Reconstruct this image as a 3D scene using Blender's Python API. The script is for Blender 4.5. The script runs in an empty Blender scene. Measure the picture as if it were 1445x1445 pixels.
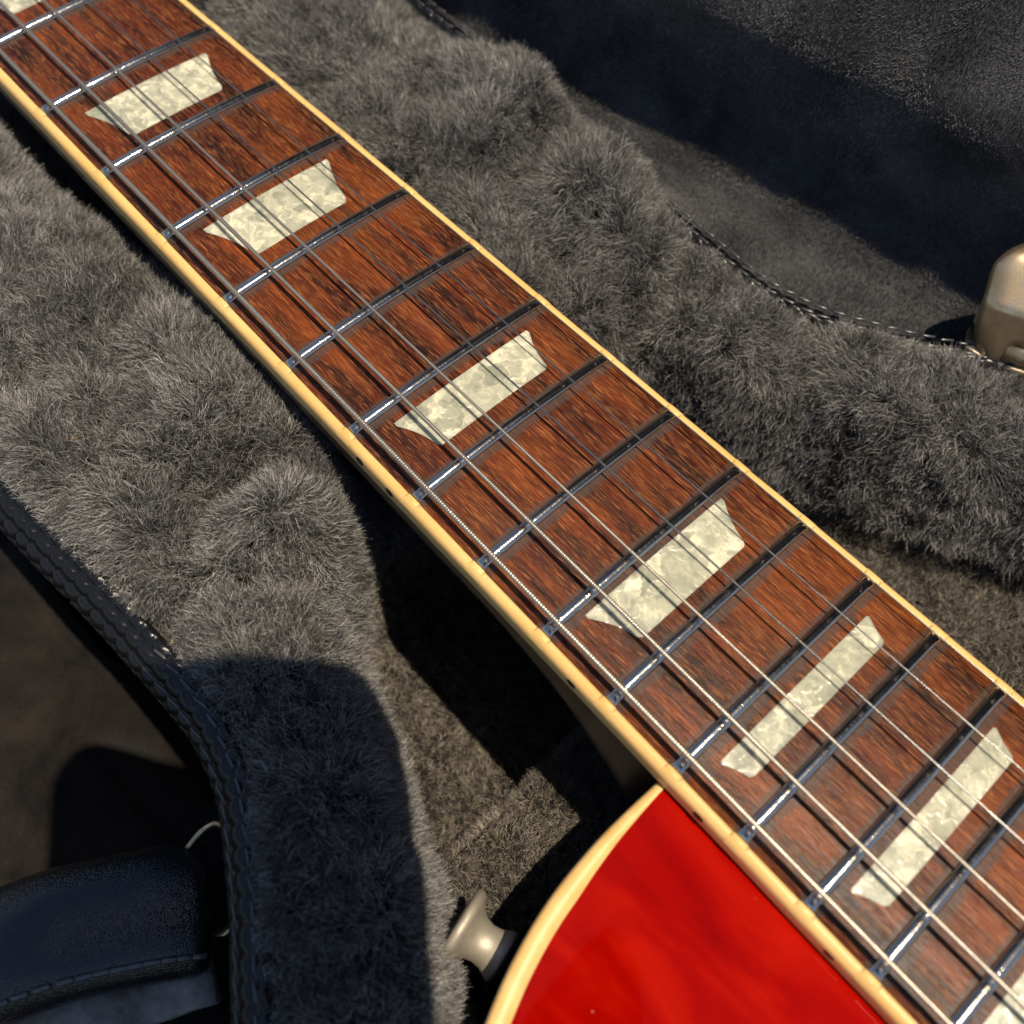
import bpy, bmesh, math, random
import numpy as np
from mathutils import Matrix, Vector

random.seed(7)
rng = np.random.default_rng(7)
sc = bpy.context.scene
COL = sc.collection
MM = 0.001

# ------------------------------------------------------------------ camera
# world frame: x along the strings towards the bridge (0 at the 12th fret),
# y across the fingerboard towards the thin strings, z up from the fingerboard.
CAM_LOC = (74.968, -78.047, 160.535)
CAM_R = ((0.675739, 0.736076, 0.039613),      # right
         (0.656729, -0.576748, -0.485870),    # down
         (-0.334790, 0.354336, -0.873133))    # forward
cd = bpy.data.cameras.new('camera')
cam = bpy.data.objects.new('camera', cd)
COL.objects.link(cam)
r, d, f = (Vector(v) for v in CAM_R)
m = Matrix((r, -d, -f)).transposed().to_4x4()
m.translation = Vector(CAM_LOC) * MM
cam.matrix_world = m
cd.sensor_width = 36.0
cd.lens = 36.0 * 1452.96 / 1445.0
cd.clip_start = 0.01
cd.clip_end = 50.0
cd.dof.use_dof = True
cd.dof.focus_distance = 0.196
cd.dof.aperture_fstop = 15.0
sc.camera = cam

# ------------------------------------------------------------------ light
SUN_DIR = Vector((0.18, 0.05, 1.0)).normalized()      # towards the sun
el = math.asin(SUN_DIR.z)
az = math.atan2(SUN_DIR.x, SUN_DIR.y)
world = bpy.data.worlds.new('World')
sc.world = world
world.use_nodes = True
wn = world.node_tree
bg = wn.nodes['Background']
sky = wn.nodes.new('ShaderNodeTexSky')
sky.sky_type = 'NISHITA'
sky.sun_disc = False
sky.sun_elevation = el
sky.sun_rotation = az
sky.dust_density = 0.8
sky.ozone_density = 2.0
sky.air_density = 1.0
wn.links.new(sky.outputs['Color'], bg.inputs['Color'])
bg.inputs['Strength'].default_value = 0.095
sd = bpy.data.lights.new('sun', 'SUN')
sd.energy = 4.9
sd.angle = math.radians(0.6)
sd.color = (1.0, 0.86, 0.66)
sun = bpy.data.objects.new('sun', sd)
COL.objects.link(sun)
sun.rotation_euler = SUN_DIR.to_track_quat('Z', 'Y').to_euler()
sun.location = SUN_DIR * 2.0
sc.view_settings.view_transform = 'Standard'
sc.view_settings.look = 'None'
sc.view_settings.gamma = 1.0
sc.view_settings.exposure = 0.08
sc.cycles.use_denoising = True
sc.cycles.adaptive_threshold = 0.02
sc.cycles.max_bounces = 5
sc.cycles.diffuse_bounces = 3
sc.cycles.glossy_bounces = 3
sc.cycles.transmission_bounces = 2
sc.cycles.sample_clamp_indirect = 4.0

# ------------------------------------------------------------------ helpers
def tag(o, label=None, cat=None, group=None, kind=None):
    if label: o['label'] = label
    if cat: o['category'] = cat
    if group: o['group'] = group
    if kind: o['kind'] = kind
    return o

def empty(name, loc=(0, 0, 0)):
    o = bpy.data.objects.new(name, None)
    o.empty_display_size = 0.02
    COL.objects.link(o)
    o.location = Vector(loc) * MM
    return o

def link(name, me, mats, parent=None, smooth=True):
    if not isinstance(mats, (list, tuple)): mats = [mats]
    for mt in mats: me.materials.append(mt)
    if smooth: me.polygons.foreach_set('use_smooth', [True] * len(me.polygons))
    o = bpy.data.objects.new(name, me)
    COL.objects.link(o)
    if parent is not None:
        o.parent = parent
        o.matrix_parent_inverse = parent_inv(parent)
    return o

def parent_inv(p):
    return Matrix.Translation(p.location).inverted() if p.parent is None else Matrix()

def pydata(name, V, F, mats, parent=None, smooth=True, fm=None):
    """mesh from vertices in millimetres"""
    me = bpy.data.meshes.new(name)
    me.from_pydata([(v[0] * MM, v[1] * MM, v[2] * MM) for v in V], [], F)
    me.update()
    o = link(name, me, mats, parent, smooth)
    if fm is not None: me.polygons.foreach_set('material_index', fm)
    return o

def grid(name, P, mats, parent=None, cu=False, cv=False, smooth=True, caps=False, flip=False):
    """P: array nu x nv x 3 (mm)"""
    P = np.asarray(P, float)
    nu, nv = P.shape[:2]
    F = []
    for i in range(nu - (0 if cu else 1)):
        i2 = (i + 1) % nu
        for j in range(nv - (0 if cv else 1)):
            j2 = (j + 1) % nv
            q = (i * nv + j, i2 * nv + j, i2 * nv + j2, i * nv + j2)
            F.append(q[::-1] if flip else q)
    if caps and cv:
        F.append(tuple(range(nv)) if not flip else tuple(reversed(range(nv))))
        e = tuple((nu - 1) * nv + j for j in range(nv))
        F.append(tuple(reversed(e)) if not flip else e)
    return pydata(name, P.reshape(-1, 3), F, mats, parent, smooth)

def recalc(o):
    bm = bmesh.new(); bm.from_mesh(o.data)
    bmesh.ops.recalc_face_normals(bm, faces=bm.faces)
    bm.to_mesh(o.data); bm.free()
    return o

def tube(name, pts, rad, mats, parent=None, seg=10, caps=True, flat=(1, 1), up=(0, 0, 1)):
    pts = [Vector(p) for p in pts]
    n = len(pts)
    rads = rad if hasattr(rad, '__len__') else [rad] * n
    rows = []
    for i, p in enumerate(pts):
        t = (pts[min(i + 1, n - 1)] - pts[max(i - 1, 0)]).normalized()
        a = t.cross(Vector(up)).normalized()
        b = a.cross(t).normalized()
        rows.append([p + a * (math.cos(k * 2 * math.pi / seg) * rads[i] * flat[0]) + b * (math.sin(k * 2 * math.pi / seg) * rads[i] * flat[1]) for k in range(seg)])
    o = grid(name, rows, mats, parent, cv=True, caps=caps)
    return recalc(o)

def interp(x, xs, ys):
    """smooth monotone interpolation (pchip)"""
    x = np.asarray(x, float); xs = np.asarray(xs, float); ys = np.asarray(ys, float)
    h = np.diff(xs); dl = np.diff(ys) / h
    m = np.zeros_like(ys)
    m[0], m[-1] = dl[0], dl[-1]
    for i in range(1, len(xs) - 1):
        if dl[i - 1] * dl[i] > 0:
            w1, w2 = 2 * h[i] + h[i - 1], h[i] + 2 * h[i - 1]
            m[i] = (w1 + w2) / (w1 / dl[i - 1] + w2 / dl[i])
    xc = np.clip(x, xs[0], xs[-1])
    i = np.clip(np.searchsorted(xs, xc) - 1, 0, len(xs) - 2)
    t = (xc - xs[i]) / h[i]
    return ((2 * t**3 - 3 * t**2 + 1) * ys[i] + (t**3 - 2 * t**2 + t) * h[i] * m[i] + (-2 * t**3 + 3 * t**2) * ys[i + 1] + (t**3 - t**2) * h[i] * m[i + 1])

def sstep(t):
    t = np.clip(t, 0, 1)
    return t * t * (3 - 2 * t)

_LAT = np.random.default_rng(11).uniform(-1, 1, (64, 64, 16))
def vnoise(x, y, z=0.0):
    """value noise in [-1, 1]"""
    x, y, z = np.broadcast_arrays(np.asarray(x, float), np.asarray(y, float), np.asarray(z, float))
    xi, yi, zi = np.floor(x).astype(int), np.floor(y).astype(int), np.floor(z).astype(int)
    fx, fy, fz = sstep(x - xi), sstep(y - yi), sstep(z - zi)
    def L(a, b, c): return _LAT[(xi + a) % 64, (yi + b) % 64, (zi + c) % 16]
    def mix(a, b, t): return a + (b - a) * t
    return mix(mix(mix(L(0, 0, 0), L(1, 0, 0), fx), mix(L(0, 1, 0), L(1, 1, 0), fx), fy),
               mix(mix(L(0, 0, 1), L(1, 0, 1), fx), mix(L(0, 1, 1), L(1, 1, 1), fx), fy), fz)

def project(P):
    q = (P - np.array(CAM_LOC)) @ np.array(CAM_R).T
    return 1452.96 * q[:, :2] / q[:, 2:3] + 722.5, q[:, 2]

# ------------------------------------------------------------------ materials
class NT:
    def __init__(self, name):
        self.m = bpy.data.materials.new(name)
        self.m.use_nodes = True
        self.t = self.m.node_tree
        self.b = self.t.nodes['Principled BSDF']
        self.out = self.t.nodes['Material Output']
    def n(self, typ, **kw):
        nd = self.t.nodes.new('ShaderNode' + typ)
        for k, v in kw.items():
            if k.startswith('i_'):
                key = k[2:]
                nd.inputs[int(key) if key.isdigit() else key.replace('_', ' ')].default_value = v
            else: setattr(nd, k, v)
        return nd
    def l(self, a, b):
        self.t.links.new(a, b)
    def coords(self, scale, loc=(0, 0, 0), rot=(0, 0, 0)):
        """object coordinates in millimetres times scale"""
        tc = self.n('TexCoord'); mp = self.n('Mapping')
        mp.inputs['Scale'].default_value = tuple(1000 * s for s in scale)
        mp.inputs['Location'].default_value = loc
        mp.inputs['Rotation'].default_value = rot
        self.l(tc.outputs['Object'], mp.inputs['Vector'])
        return mp.outputs['Vector']
    def noise(self, vec, scale=1.0, detail=4.0, rough=0.55, dist=0.0):
        nd = self.n('TexNoise')
        nd.inputs['Scale'].default_value = scale; nd.inputs['Detail'].default_value = detail
        nd.inputs['Roughness'].default_value = rough; nd.inputs['Distortion'].default_value = dist
        self.l(vec, nd.inputs['Vector'])
        return nd
    def ramp(self, fac, stops, interp='LINEAR'):
        nd = self.n('ValToRGB'); cr = nd.color_ramp; cr.interpolation = interp
        while len(cr.elements) < len(stops): cr.elements.new(0.5)
        for e, (p, c) in zip(cr.elements, stops):
            e.position = p
            e.color = tuple(c) + (1,) if hasattr(c, '__len__') else (c, c, c, 1)
        self.l(fac, nd.inputs['Fac'])
        return nd.outputs['Color']
    def mix(self, fac, a, b, mode='MIX'):
        nd = self.n('Mix', data_type='RGBA', blend_type=mode)
        for v, s in ((fac, nd.inputs[0]), (a, nd.inputs[6]), (b, nd.inputs[7])):
            if hasattr(v, 'is_output'): self.l(v, s)
            elif hasattr(v, '__len__'): s.default_value = tuple(v) + (1,)
            else: s.default_value = v if s.type == 'VALUE' else (v, v, v, 1)
        return nd.outputs[2]
    def math(self, op, a, b=0.0):
        nd = self.n('Math', operation=op)
        for v, s in ((a, nd.inputs[0]), (b, nd.inputs[1])):
            if hasattr(v, 'is_output'): self.l(v, s)
            else: s.default_value = v
        return nd.outputs[0]
    def bump(self, h, strength=0.3, dist=0.0002, normal=None):
        nd = self.n('Bump'); nd.inputs['Strength'].default_value = strength; nd.inputs['Distance'].default_value = dist
        self.l(h, nd.inputs['Height'])
        if normal is not None: self.l(normal, nd.inputs['Normal'])
        self.l(nd.outputs['Normal'], self.b.inputs['Normal'])
        return nd.outputs['Normal']
    def set(self, **kw):
        for k, v in kw.items():
            s = self.b.inputs[k.replace('_', ' ')]
            if hasattr(v, 'is_output'): self.l(v, s)
            elif hasattr(v, '__len__') and s.type == 'RGBA': s.default_value = tuple(v) + (1,)
            else: s.default_value = v
        return self

def mat_rosewood():
    t = NT('rosewood')
    wob = t.noise(t.coords((0.02, 0.05, 0.02)), 1.0, 2.0)
    base = t.coords((0.016, 0.34, 0.34))
    v = t.n('VectorMath', operation='ADD')
    sc_ = t.n('VectorMath', operation='SCALE'); sc_.inputs['Scale'].default_value = 0.9
    t.l(wob.outputs['Color'], sc_.inputs[0]); t.l(base, v.inputs[0]); t.l(sc_.outputs[0], v.inputs[1])
    bands = t.noise(v.outputs[0], 1.0, 7.0, 0.66)
    col = t.ramp(bands.outputs['Fac'], [(0.36, (0.007, 0.003, 0.0025)), (0.44, (0.032, 0.0066, 0.0034)), (0.51, (0.076, 0.0132, 0.0042)), (0.59, (0.106, 0.0210, 0.0054)), (0.69, (0.19, 0.041, 0.008))])
    op = t.noise(t.coords((0.022, 0.045, 0.045), (13, 4, 0)), 1.0, 3.0, 0.55)
    col = t.mix(t.ramp(op.outputs['Fac'], [(0.48, 0.0), (0.62, 0.5)]), col, (0.25, 0.057, 0.008))
    dk = t.noise(t.coords((0.010, 0.22, 0.2), (2, 17, 0)), 1.0, 5.0, 0.65)
    col = t.mix(t.ramp(dk.outputs['Fac'], [(0.55, 0.0), (0.62, 0.7)]), col, (0.018, 0.007, 0.005))
    fine = t.noise(t.coords((0.014, 3.0, 3.0)), 1.0, 4.0, 0.72)
    col = t.mix(0.85, col, t.ramp(fine.outputs['Fac'], [(0.34, 0.30), (0.52, 1.0), (0.68, 1.6)]), 'MULTIPLY')
    pores = t.noise(t.coords((0.30, 8.0, 8.0)), 1.0, 1.0, 0.5)
    pm = t.ramp(pores.outputs['Fac'], [(0.585, 0.0), (0.62, 1.0)])
    col = t.mix(t.math('MULTIPLY', pm, 0.6), col, (0.44, 0.16, 0.045))
    dp = t.noise(t.coords((0.26, 6.0, 6.0), (31, 7, 0)), 1.0, 1.0, 0.5)
    dm = t.ramp(dp.outputs['Fac'], [(0.59, 0.0), (0.62, 1.0)])
    col = t.mix(t.math('MULTIPLY', dm, 0.5), col, (0.010, 0.005, 0.004))
    gr = t.n('Attribute', attribute_name='grime')
    gn = t.noise(t.coords((0.5, 0.25, 0.5)), 1.0, 4.0, 0.6)
    gm = t.math('MULTIPLY', gr.outputs['Fac'], t.ramp(gn.outputs['Fac'], [(0.3, 0.35), (0.65, 1.0)]))
    col = t.mix(t.math('MULTIPLY', t.ramp(gm, [(0.2, 0.0), (0.5, 1.0)]), 0.72), col, (0.060, 0.046, 0.041))
    dust = t.noise(t.coords((0.05, 0.05, 0.05), (5, 3, 0)), 1.0, 5.0, 0.65)
    dmask = t.ramp(dust.outputs['Fac'], [(0.56, 0.0), (0.76, 0.25)])
    col = t.mix(dmask, col, (0.10, 0.065, 0.05))
    t.set(Base_Color=col, Roughness=t.ramp(fine.outputs['Fac'], [(0.3, 0.46), (0.7, 0.30)]), Specular_IOR_Level=0.26)
    h = t.math('SUBTRACT', t.math('MULTIPLY', fine.outputs['Fac'], 0.6), t.math('ADD', t.math('MULTIPLY', pm, 0.25), t.math('MULTIPLY', dm, 0.5)))
    t.bump(h, 0.5, 0.0002)
    return t.m

def mat_pearl():
    t = NT('pearloid')
    oi = t.n('ObjectInfo')
    c0 = t.coords((0.34, 0.34, 0.34))
    off = t.n('VectorMath', operation='ADD'); cm = t.n('CombineXYZ')
    t.l(t.math('MULTIPLY', oi.outputs['Random'], 90.0), cm.inputs['X']); t.l(cm.outputs[0], off.inputs[1]); t.l(c0, off.inputs[0])
    w = t.noise(off.outputs[0], 0.9, 2.0, 0.5)
    d2 = t.n('VectorMath', operation='SCALE'); d2.inputs['Scale'].default_value = 2.2
    t.l(w.outputs['Color'], d2.inputs[0])
    a = t.n('VectorMath', operation='ADD'); t.l(off.outputs[0], a.inputs[0]); t.l(d2.outputs[0], a.inputs[1])
    vo = t.n('TexVoronoi', feature='F1'); vo.inputs['Scale'].default_value = 0.75; t.l(a.outputs[0], vo.inputs['Vector'])
    ed = t.n('TexVoronoi', feature='DISTANCE_TO_EDGE'); ed.inputs['Scale'].default_value = 0.75; t.l(a.outputs[0], ed.inputs['Vector'])
    sep = t.n('SeparateColor'); t.l(vo.outputs['Color'], sep.inputs[0])
    fl = t.noise(a.outputs[0], 0.42, 3.0, 0.5, 2.6)
    st = t.n('VectorMath', operation='MULTIPLY'); st.inputs[1].default_value = (0.6, 2.6, 1.0); t.l(a.outputs[0], st.inputs[0])
    sk = t.noise(st.outputs[0], 0.5, 2.0, 0.5, 1.2)
    mixv = t.math('ADD', t.math('MULTIPLY', sep.outputs[0], 0.22), t.math('ADD', t.math('MULTIPLY', fl.outputs['Fac'], 0.55), t.math('MULTIPLY', sk.outputs['Fac'], 0.35)))
    col = t.ramp(mixv, [(0.38, (0.29, 0.295, 0.225)), (0.50, (0.40, 0.40, 0.305)), (0.60, (0.50, 0.49, 0.37)), (0.72, (0.74, 0.70, 0.52))])
    cl = t.n('TexVoronoi', feature='DISTANCE_TO_EDGE'); cl.inputs['Scale'].default_value = 0.55; t.l(a.outputs[0], cl.inputs['Vector'])
    crease = t.math('MULTIPLY', t.ramp(cl.outputs['Distance'], [(0.0, 1.0), (0.045, 0.0)]), t.ramp(fl.outputs['Fac'], [(0.48, 0.0), (0.60, 0.65)]))
    col = t.mix(crease, col, (0.92, 0.86, 0.66))
    t.set(Base_Color=col, Roughness=0.26, Specular_IOR_Level=0.6, Coat_Weight=0.3, Coat_Roughness=0.12, Subsurface_Weight=0.6, Subsurface_Radius=(1.0, 0.95, 0.8), Subsurface_Scale=0.0022)
    h = t.math('ADD', t.math('MULTIPLY', sep.outputs[1], 0.25), t.math('ADD', fl.outputs['Fac'], crease))
    t.bump(h, 0.3, 0.0003)
    return t.m

def mat_binding():
    t = NT('aged_cream_binding')
    n1 = t.noise(t.coords((0.05, 0.3, 0.3)), 1.0, 4.0)
    col = t.ramp(n1.outputs['Fac'], [(0.3, (0.73, 0.44, 0.145)), (0.7, (0.83, 0.55, 0.22))])
    n2 = t.noise(t.coords((1.2, 1.2, 1.2)), 1.0, 3.0)
    col = t.mix(t.ramp(n2.outputs['Fac'], [(0.62, 0.0), (0.78, 0.35)]), col, (0.45, 0.26, 0.09))
    t.set(Base_Color=col, Roughness=0.42, Specular_IOR_Level=0.35, Subsurface_Weight=0.35, Subsurface_Radius=(1.0, 0.45, 0.15), Subsurface_Scale=0.0012, Coat_Weight=0.0)
    t.bump(t.noise(t.coords((0.4, 0.4, 0.4)), 1.0, 3.0).outputs['Fac'], 0.15, 0.0002)
    return t.m

def mat_metal(name, col, rough, scratch=None, bump=0.25):
    t = NT(name)
    t.set(Metallic=1.0, Base_Color=col, Roughness=rough)
    if scratch:
        n1 = t.noise(t.coords(scratch), 1.0, 3.0, 0.6)
        t.bump(n1.outputs['Fac'], bump, 0.00008)
        t.set(Roughness=t.ramp(n1.outputs['Fac'], [(0.3, rough * 0.7), (0.7, rough * 1.5)]))
    return t.m

def mat_worn(name, a, b, rough, metallic, scale=(0.25, 0.25, 0.25)):
    t = NT(name)
    n1 = t.noise(t.coords(scale), 1.0, 5.0, 0.65)
    t.set(Base_Color=t.ramp(n1.outputs['Fac'], [(0.35, a), (0.68, b)]), Roughness=t.ramp(n1.outputs['Fac'], [(0.3, rough * 1.25), (0.7, rough * 0.8)]), Metallic=metallic)
    n2 = t.noise(t.coords((2.5, 2.5, 2.5)), 1.0, 3.0)
    t.bump(n2.outputs['Fac'], 0.12, 0.0002)
    return t.m

def mat_red():
    t = NT('cherry_red_lacquer')
    fl = t.noise(t.coords((0.035, 0.12, 0.12), rot=(0, 0, 0.5)), 1.0, 4.0, 0.55, 0.8)
    col = t.ramp(fl.outputs['Fac'], [(0.30, (0.20, 0.0008, 0.0004)), (0.52, (0.27, 0.0016, 0.0005)), (0.72, (0.35, 0.0055, 0.001))])
    sp = t.n('TexVoronoi', feature='F1'); sp.inputs['Scale'].default_value = 1.0
    t.l(t.coords((0.16, 0.22, 0.16)), sp.inputs['Vector'])
    col = t.mix(t.ramp(sp.outputs['Distance'], [(0.018, 0.5), (0.034, 0.0)]), col, (0.75, 0.35, 0.25))
    t.set(Base_Color=col, Roughness=0.6, Specular_IOR_Level=0.0, Coat_Weight=0.10, Coat_Roughness=0.03)
    n2 = t.noise(t.coords((0.5, 0.5, 0.5)), 1.0, 3.0)
    t.bump(n2.outputs['Fac'], 0.10, 0.0002)
    return t.m

def mat_plain(name, col, rough, spec=0.5, bscale=None, bstr=0.3, bdist=0.0003, var=0.0, vscale=0.05, coat=0.0):
    t = NT(name)
    t.set(Roughness=rough, Specular_IOR_Level=spec, Coat_Weight=coat, Coat_Roughness=0.2)
    if var:
        n1 = t.noise(t.coords((vscale,) * 3), 1.0, 5.0, 0.6)
        t.set(Base_Color=t.ramp(n1.outputs['Fac'], [(0.3, [c * (1 - var) for c in col]), (0.7, [c * (1 + var) for c in col])]))
    else: t.set(Base_Color=col)
    if bscale:
        n2 = t.noise(t.coords((bscale,) * 3), 1.0, 3.0, 0.6)
        t.bump(n2.outputs['Fac'], bstr, bdist)
    return t.m

def mat_leather():
    t = NT('black_grained_leather')
    vo = t.n('TexVoronoi', feature='DISTANCE_TO_EDGE'); vo.inputs['Scale'].default_value = 1.0
    t.l(t.coords((1.7, 1.7, 1.7)), vo.inputs['Vector'])
    t.set(Base_Color=(0.011, 0.012, 0.015), Roughness=0.15, Specular_IOR_Level=0.5)
    t.bump(t.ramp(vo.outputs['Distance'], [(0.0, 0.0), (0.28, 1.0)]), 0.25, 0.0002)
    return t.m

def mat_velvet(name, a, b, scale):
    t = NT(name)
    n1 = t.noise(t.coords((scale, scale, scale)), 1.0, 6.0, 0.66, 0.5)
    col = t.ramp(n1.outputs['Fac'], [(0.32, a), (0.70, b)])
    n2 = t.noise(t.coords((1.4, 1.4, 1.4)), 1.0, 4.0, 0.7)
    col = t.mix(0.5, col, t.ramp(n2.outputs['Fac'], [(0.3, 0.5), (0.7, 1.5)]), 'MULTIPLY')
    t.set(Base_Color=col, Roughness=0.95, Specular_IOR_Level=0.1, Sheen_Weight=0.15, Sheen_Roughness=0.5, Sheen_Tint=(0.8, 0.8, 0.85))
    t.bump(n1.outputs['Fac'], 0.35, 0.002)
    return t.m

def mat_fur(name, col_dark, col_light, rough=0.36):
    t = NT(name)
    hi = t.n('HairInfo')
    n1 = t.noise(t.coords((0.06, 0.06, 0.06)), 1.0, 4.0)
    c = t.ramp(hi.outputs['Random'], [(0.0, col_dark), (0.6, [a * 0.82 + b * 0.18 for a, b in zip(col_dark, col_light)]), (1.0, col_light)])
    c = t.mix(0.6, c, t.ramp(n1.outputs['Fac'], [(0.32, 0.5), (0.68, 1.5)]), 'MULTIPLY')
    t.set(Base_Color=c, Roughness=rough, Specular_IOR_Level=0.75)
    return t.m

M_WOOD = mat_rosewood()
M_PEARL = mat_pearl()
M_BIND = mat_binding()
M_SEAM = mat_plain('seam_brown', (0.16, 0.08, 0.025), 0.6)
M_FRET = mat_metal('fret_nickel', (0.60, 0.54, 0.46), 0.11, (0.12, 5.0, 0.5), 0.30)
M_WOUND = mat_worn('string_wound', (0.40, 0.36, 0.30), (0.52, 0.47, 0.40), 0.34, 0.85)
M_PLAIN = mat_worn('string_plain', (0.24, 0.235, 0.23), (0.34, 0.33, 0.31), 0.28, 0.92)
M_DOT = mat_plain('black_dot', (0.01, 0.009, 0.008), 0.35)
M_RED = mat_red()
M_MAHOG = mat_plain('dark_mahogany', (0.014, 0.005, 0.004), 0.3, 0.3, None, var=0.4, vscale=0.1, coat=0.12)
M_BUTTON = mat_worn('aged_nickel', (0.36, 0.32, 0.26), (0.56, 0.51, 0.43), 0.55, 0.55)
M_FELT = mat_plain('black_felt', (0.006, 0.006, 0.006), 0.9, 0.1)
M_BRASS = mat_worn('aged_brass', (0.46, 0.34, 0.20), (0.72, 0.58, 0.38), 0.34, 0.88)
M_TRIM = mat_plain('black_vinyl', (0.007, 0.007, 0.008), 0.27, 0.45, 2.5, 0.25, 0.0002)
M_SHELL = mat_plain('black_tolex', (0.008, 0.008, 0.009), 0.55, 0.4, 1.5, 0.5, 0.0004)
M_THREAD = mat_plain('black_thread', (0.05, 0.052, 0.06), 0.28, 0.8)
M_LEATHER = mat_leather()
M_EDGE = mat_plain('raw_leather_edge', (0.16, 0.155, 0.15), 0.5, 0.5, 1.0, 0.4, var=0.4, vscale=0.4)
M_LINING = mat_plain('plush_backing', (0.014, 0.013, 0.012), 0.95, 0.05)
M_PILE = mat_fur('grey_plush', (0.016, 0.016, 0.017), (0.62, 0.60, 0.575))
M_SHORT = mat_fur('grey_short_plush', (0.06, 0.052, 0.044), (0.50, 0.44, 0.36))
M_VELVET = mat_velvet('dark_velvet', (0.026, 0.028, 0.034), (0.095, 0.094, 0.095), 0.055)
M_CLOTH = mat_velvet('brown_cloth', (0.003, 0.003, 0.0035), (0.022, 0.0175, 0.014), 0.06)
M_CRUMB = mat_plain('crumb', (0.50, 0.34, 0.20), 0.7)
M_PHONE = mat_plain('phone_black', (0.01, 0.01, 0.011), 0.3)

# ------------------------------------------------------------------ ground
def cloth_z(x, y):
    # a cushion-like cover that sinks beside the case wall
    wall = -yr(np.asarray(x)) - 4
    gap = wall - y                     # distance out from the case wall, thick-string side
    z = -84 + 6 * vnoise(x / 60, y / 60, 3) + 2.5 * vnoise(x / 21, y / 21, 5)
    z = z - 34 * sstep(1 - (gap - 4) / 16.0) * sstep((np.asarray(x) + 52) / 20)
    return z

RX = [-420, -200, -100, -60, -21, 0, 12, 30, 47, 60, 80, 110, 160, 260]
RY = [84, 80, 79, 77.5, 74.5, 73.8, 75.8, 84.5, 95.5, 103, 115, 131, 148, 150]
def yr(x): return interp(x, RX, RY)

gx = np.arange(-330, 261, 4.0); gy = np.concatenate([np.arange(-420, -160, 20.0), np.arange(-160, -60, 2.5), np.arange(-60, 421, 20.0)])
GX, GY = np.meshgrid(gx, gy, indexing='ij')
GZ = cloth_z(GX, GY)
GZ = np.where(GY > -70, np.minimum(GZ, -96), GZ)
GZ = np.minimum(GZ, np.where(GY > -yr(GX) - 3, -112.0, 1e9))
ground = grid('ground', np.dstack([GX, GY, GZ]), M_CLOTH)
tag(ground, 'brown cloth under the guitar case', kind='structure')

# ------------------------------------------------------------------ guitar case
case = empty('guitar_case', (-60, 0, -112))
tag(case, 'black guitar case lined with grey plush, standing open', 'guitar case')

CX = [-420, -120, -88, -70, -36, -20, -9, -1, 14, 35, 54, 75, 110, 160, 260]
CY = [33, 30, 26, 25, 25.5, 31, 40, 48, 53, 62.5, 71, 83, 99, 112, 116]
def yc(x): return interp(x, CX, CY)

def lining_z(x, y):
    x = np.asarray(x, float); y = np.asarray(y, float)
    a = np.abs(y)
    R_, C_ = yr(x), yc(x)
    cradle = sstep((-7 - x) / 9.0)
    # pad between the crest and the rim
    t = np.clip((a - C_) / np.maximum(R_ - C_, 1), 0, 1)
    hump = np.power(np.clip(1 - (2 * t - 1) ** 2, 0, 1), 0.5)
    lump = 3.8 * vnoise(x / 20 + 4.3, y / 20 + 9.1, 1) + 2.4 * vnoise(x / 9.5, y / 9.5, 2)
    ztop = -16.5 + hump * (4.2 + 3.4 * cradle) + lump * hump
    # separate cushion humps on the thin-string side of the neck cradle
    bul = np.exp(-((x + 72) / 15.0) ** 2) + 0.8 * np.exp(-((x + 40) / 11.0) ** 2)
    ztop = ztop + np.where(y > 0, bul * 11.0 * sstep((1 - t) / 0.12) * sstep(t / 0.6), 0)
    # crease across the pad where the neck cushion ends
    cr = np.exp(-((x + 8.5 + 0.40 * (a - 50)) / 3.0) ** 2)
    ztop = ztop - cr * hump * 8.5
    # folds of the lining, thick-string side
    for bx_, by_, sx_, sy_, am in ((-103, -44, 15, 9, 3.5), (-58, -38, 15, 9, 4.5), (-34, -63, 13, 7, 3.5), (-10, -60, 6, 8, 2.5), (-17, -43, 5, 6, 4.0), (-58, -68, 9, 5, 2.0),
                                   (-130, -30, 14, 8, -3.0), (-88, -27, 9, 6, -2.0), (-29, -42, 5, 8, -6.0), (-72, -60, 8, 5, -4.0), (-14, -66, 4, 6, -5.0),
                                   (-39, 44, 12, 7, -6.0), (-84, 51, 10, 8, -5.0), (-8, 42, 6, 10, -6.0), (-114, 70, 14, 9, -4.0), (6, 56, 7, 6, 3.0), (44, 66, 12, 8, 2.5), (26, 58, 6, 8, -4.0)):
        ztop = ztop + 1.35 * am * np.exp(-((x - bx_) / sx_) ** 2 - ((y - by_) / sy_) ** 2)
    # wall towards the neck and the floor
    floor = -74 + 21 * sstep((x - 41.5) / 1.6) + cradle * 34 + 0.8 * vnoise(x / 14, y / 14, 7)
    inn = C_ - a
    wallw = 10 - 3 * cradle
    w = sstep(1 - (inn + 1.5) / wallw)
    zin = floor + (ztop - floor) * w
    return np.where(a >= C_ - wallw - 1.5, np.where(a >= C_, floor + (ztop - floor) * sstep(1 - (inn + 1.5) / wallw), zin), floor)

lx = np.arange(-330, 131, 1.4); ly = np.linspace(-1, 1, 181)
LX = np.repeat(lx[:, None], len(ly), 1)
LY = ly[None, :] * (yr(lx)[:, None] + 0.5)
LZ = lining_z(LX, LY)
lining = grid('lining', np.dstack([LX, LY, LZ]), M_LINING, case)
tag(lining, 'grey plush lining')

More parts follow.
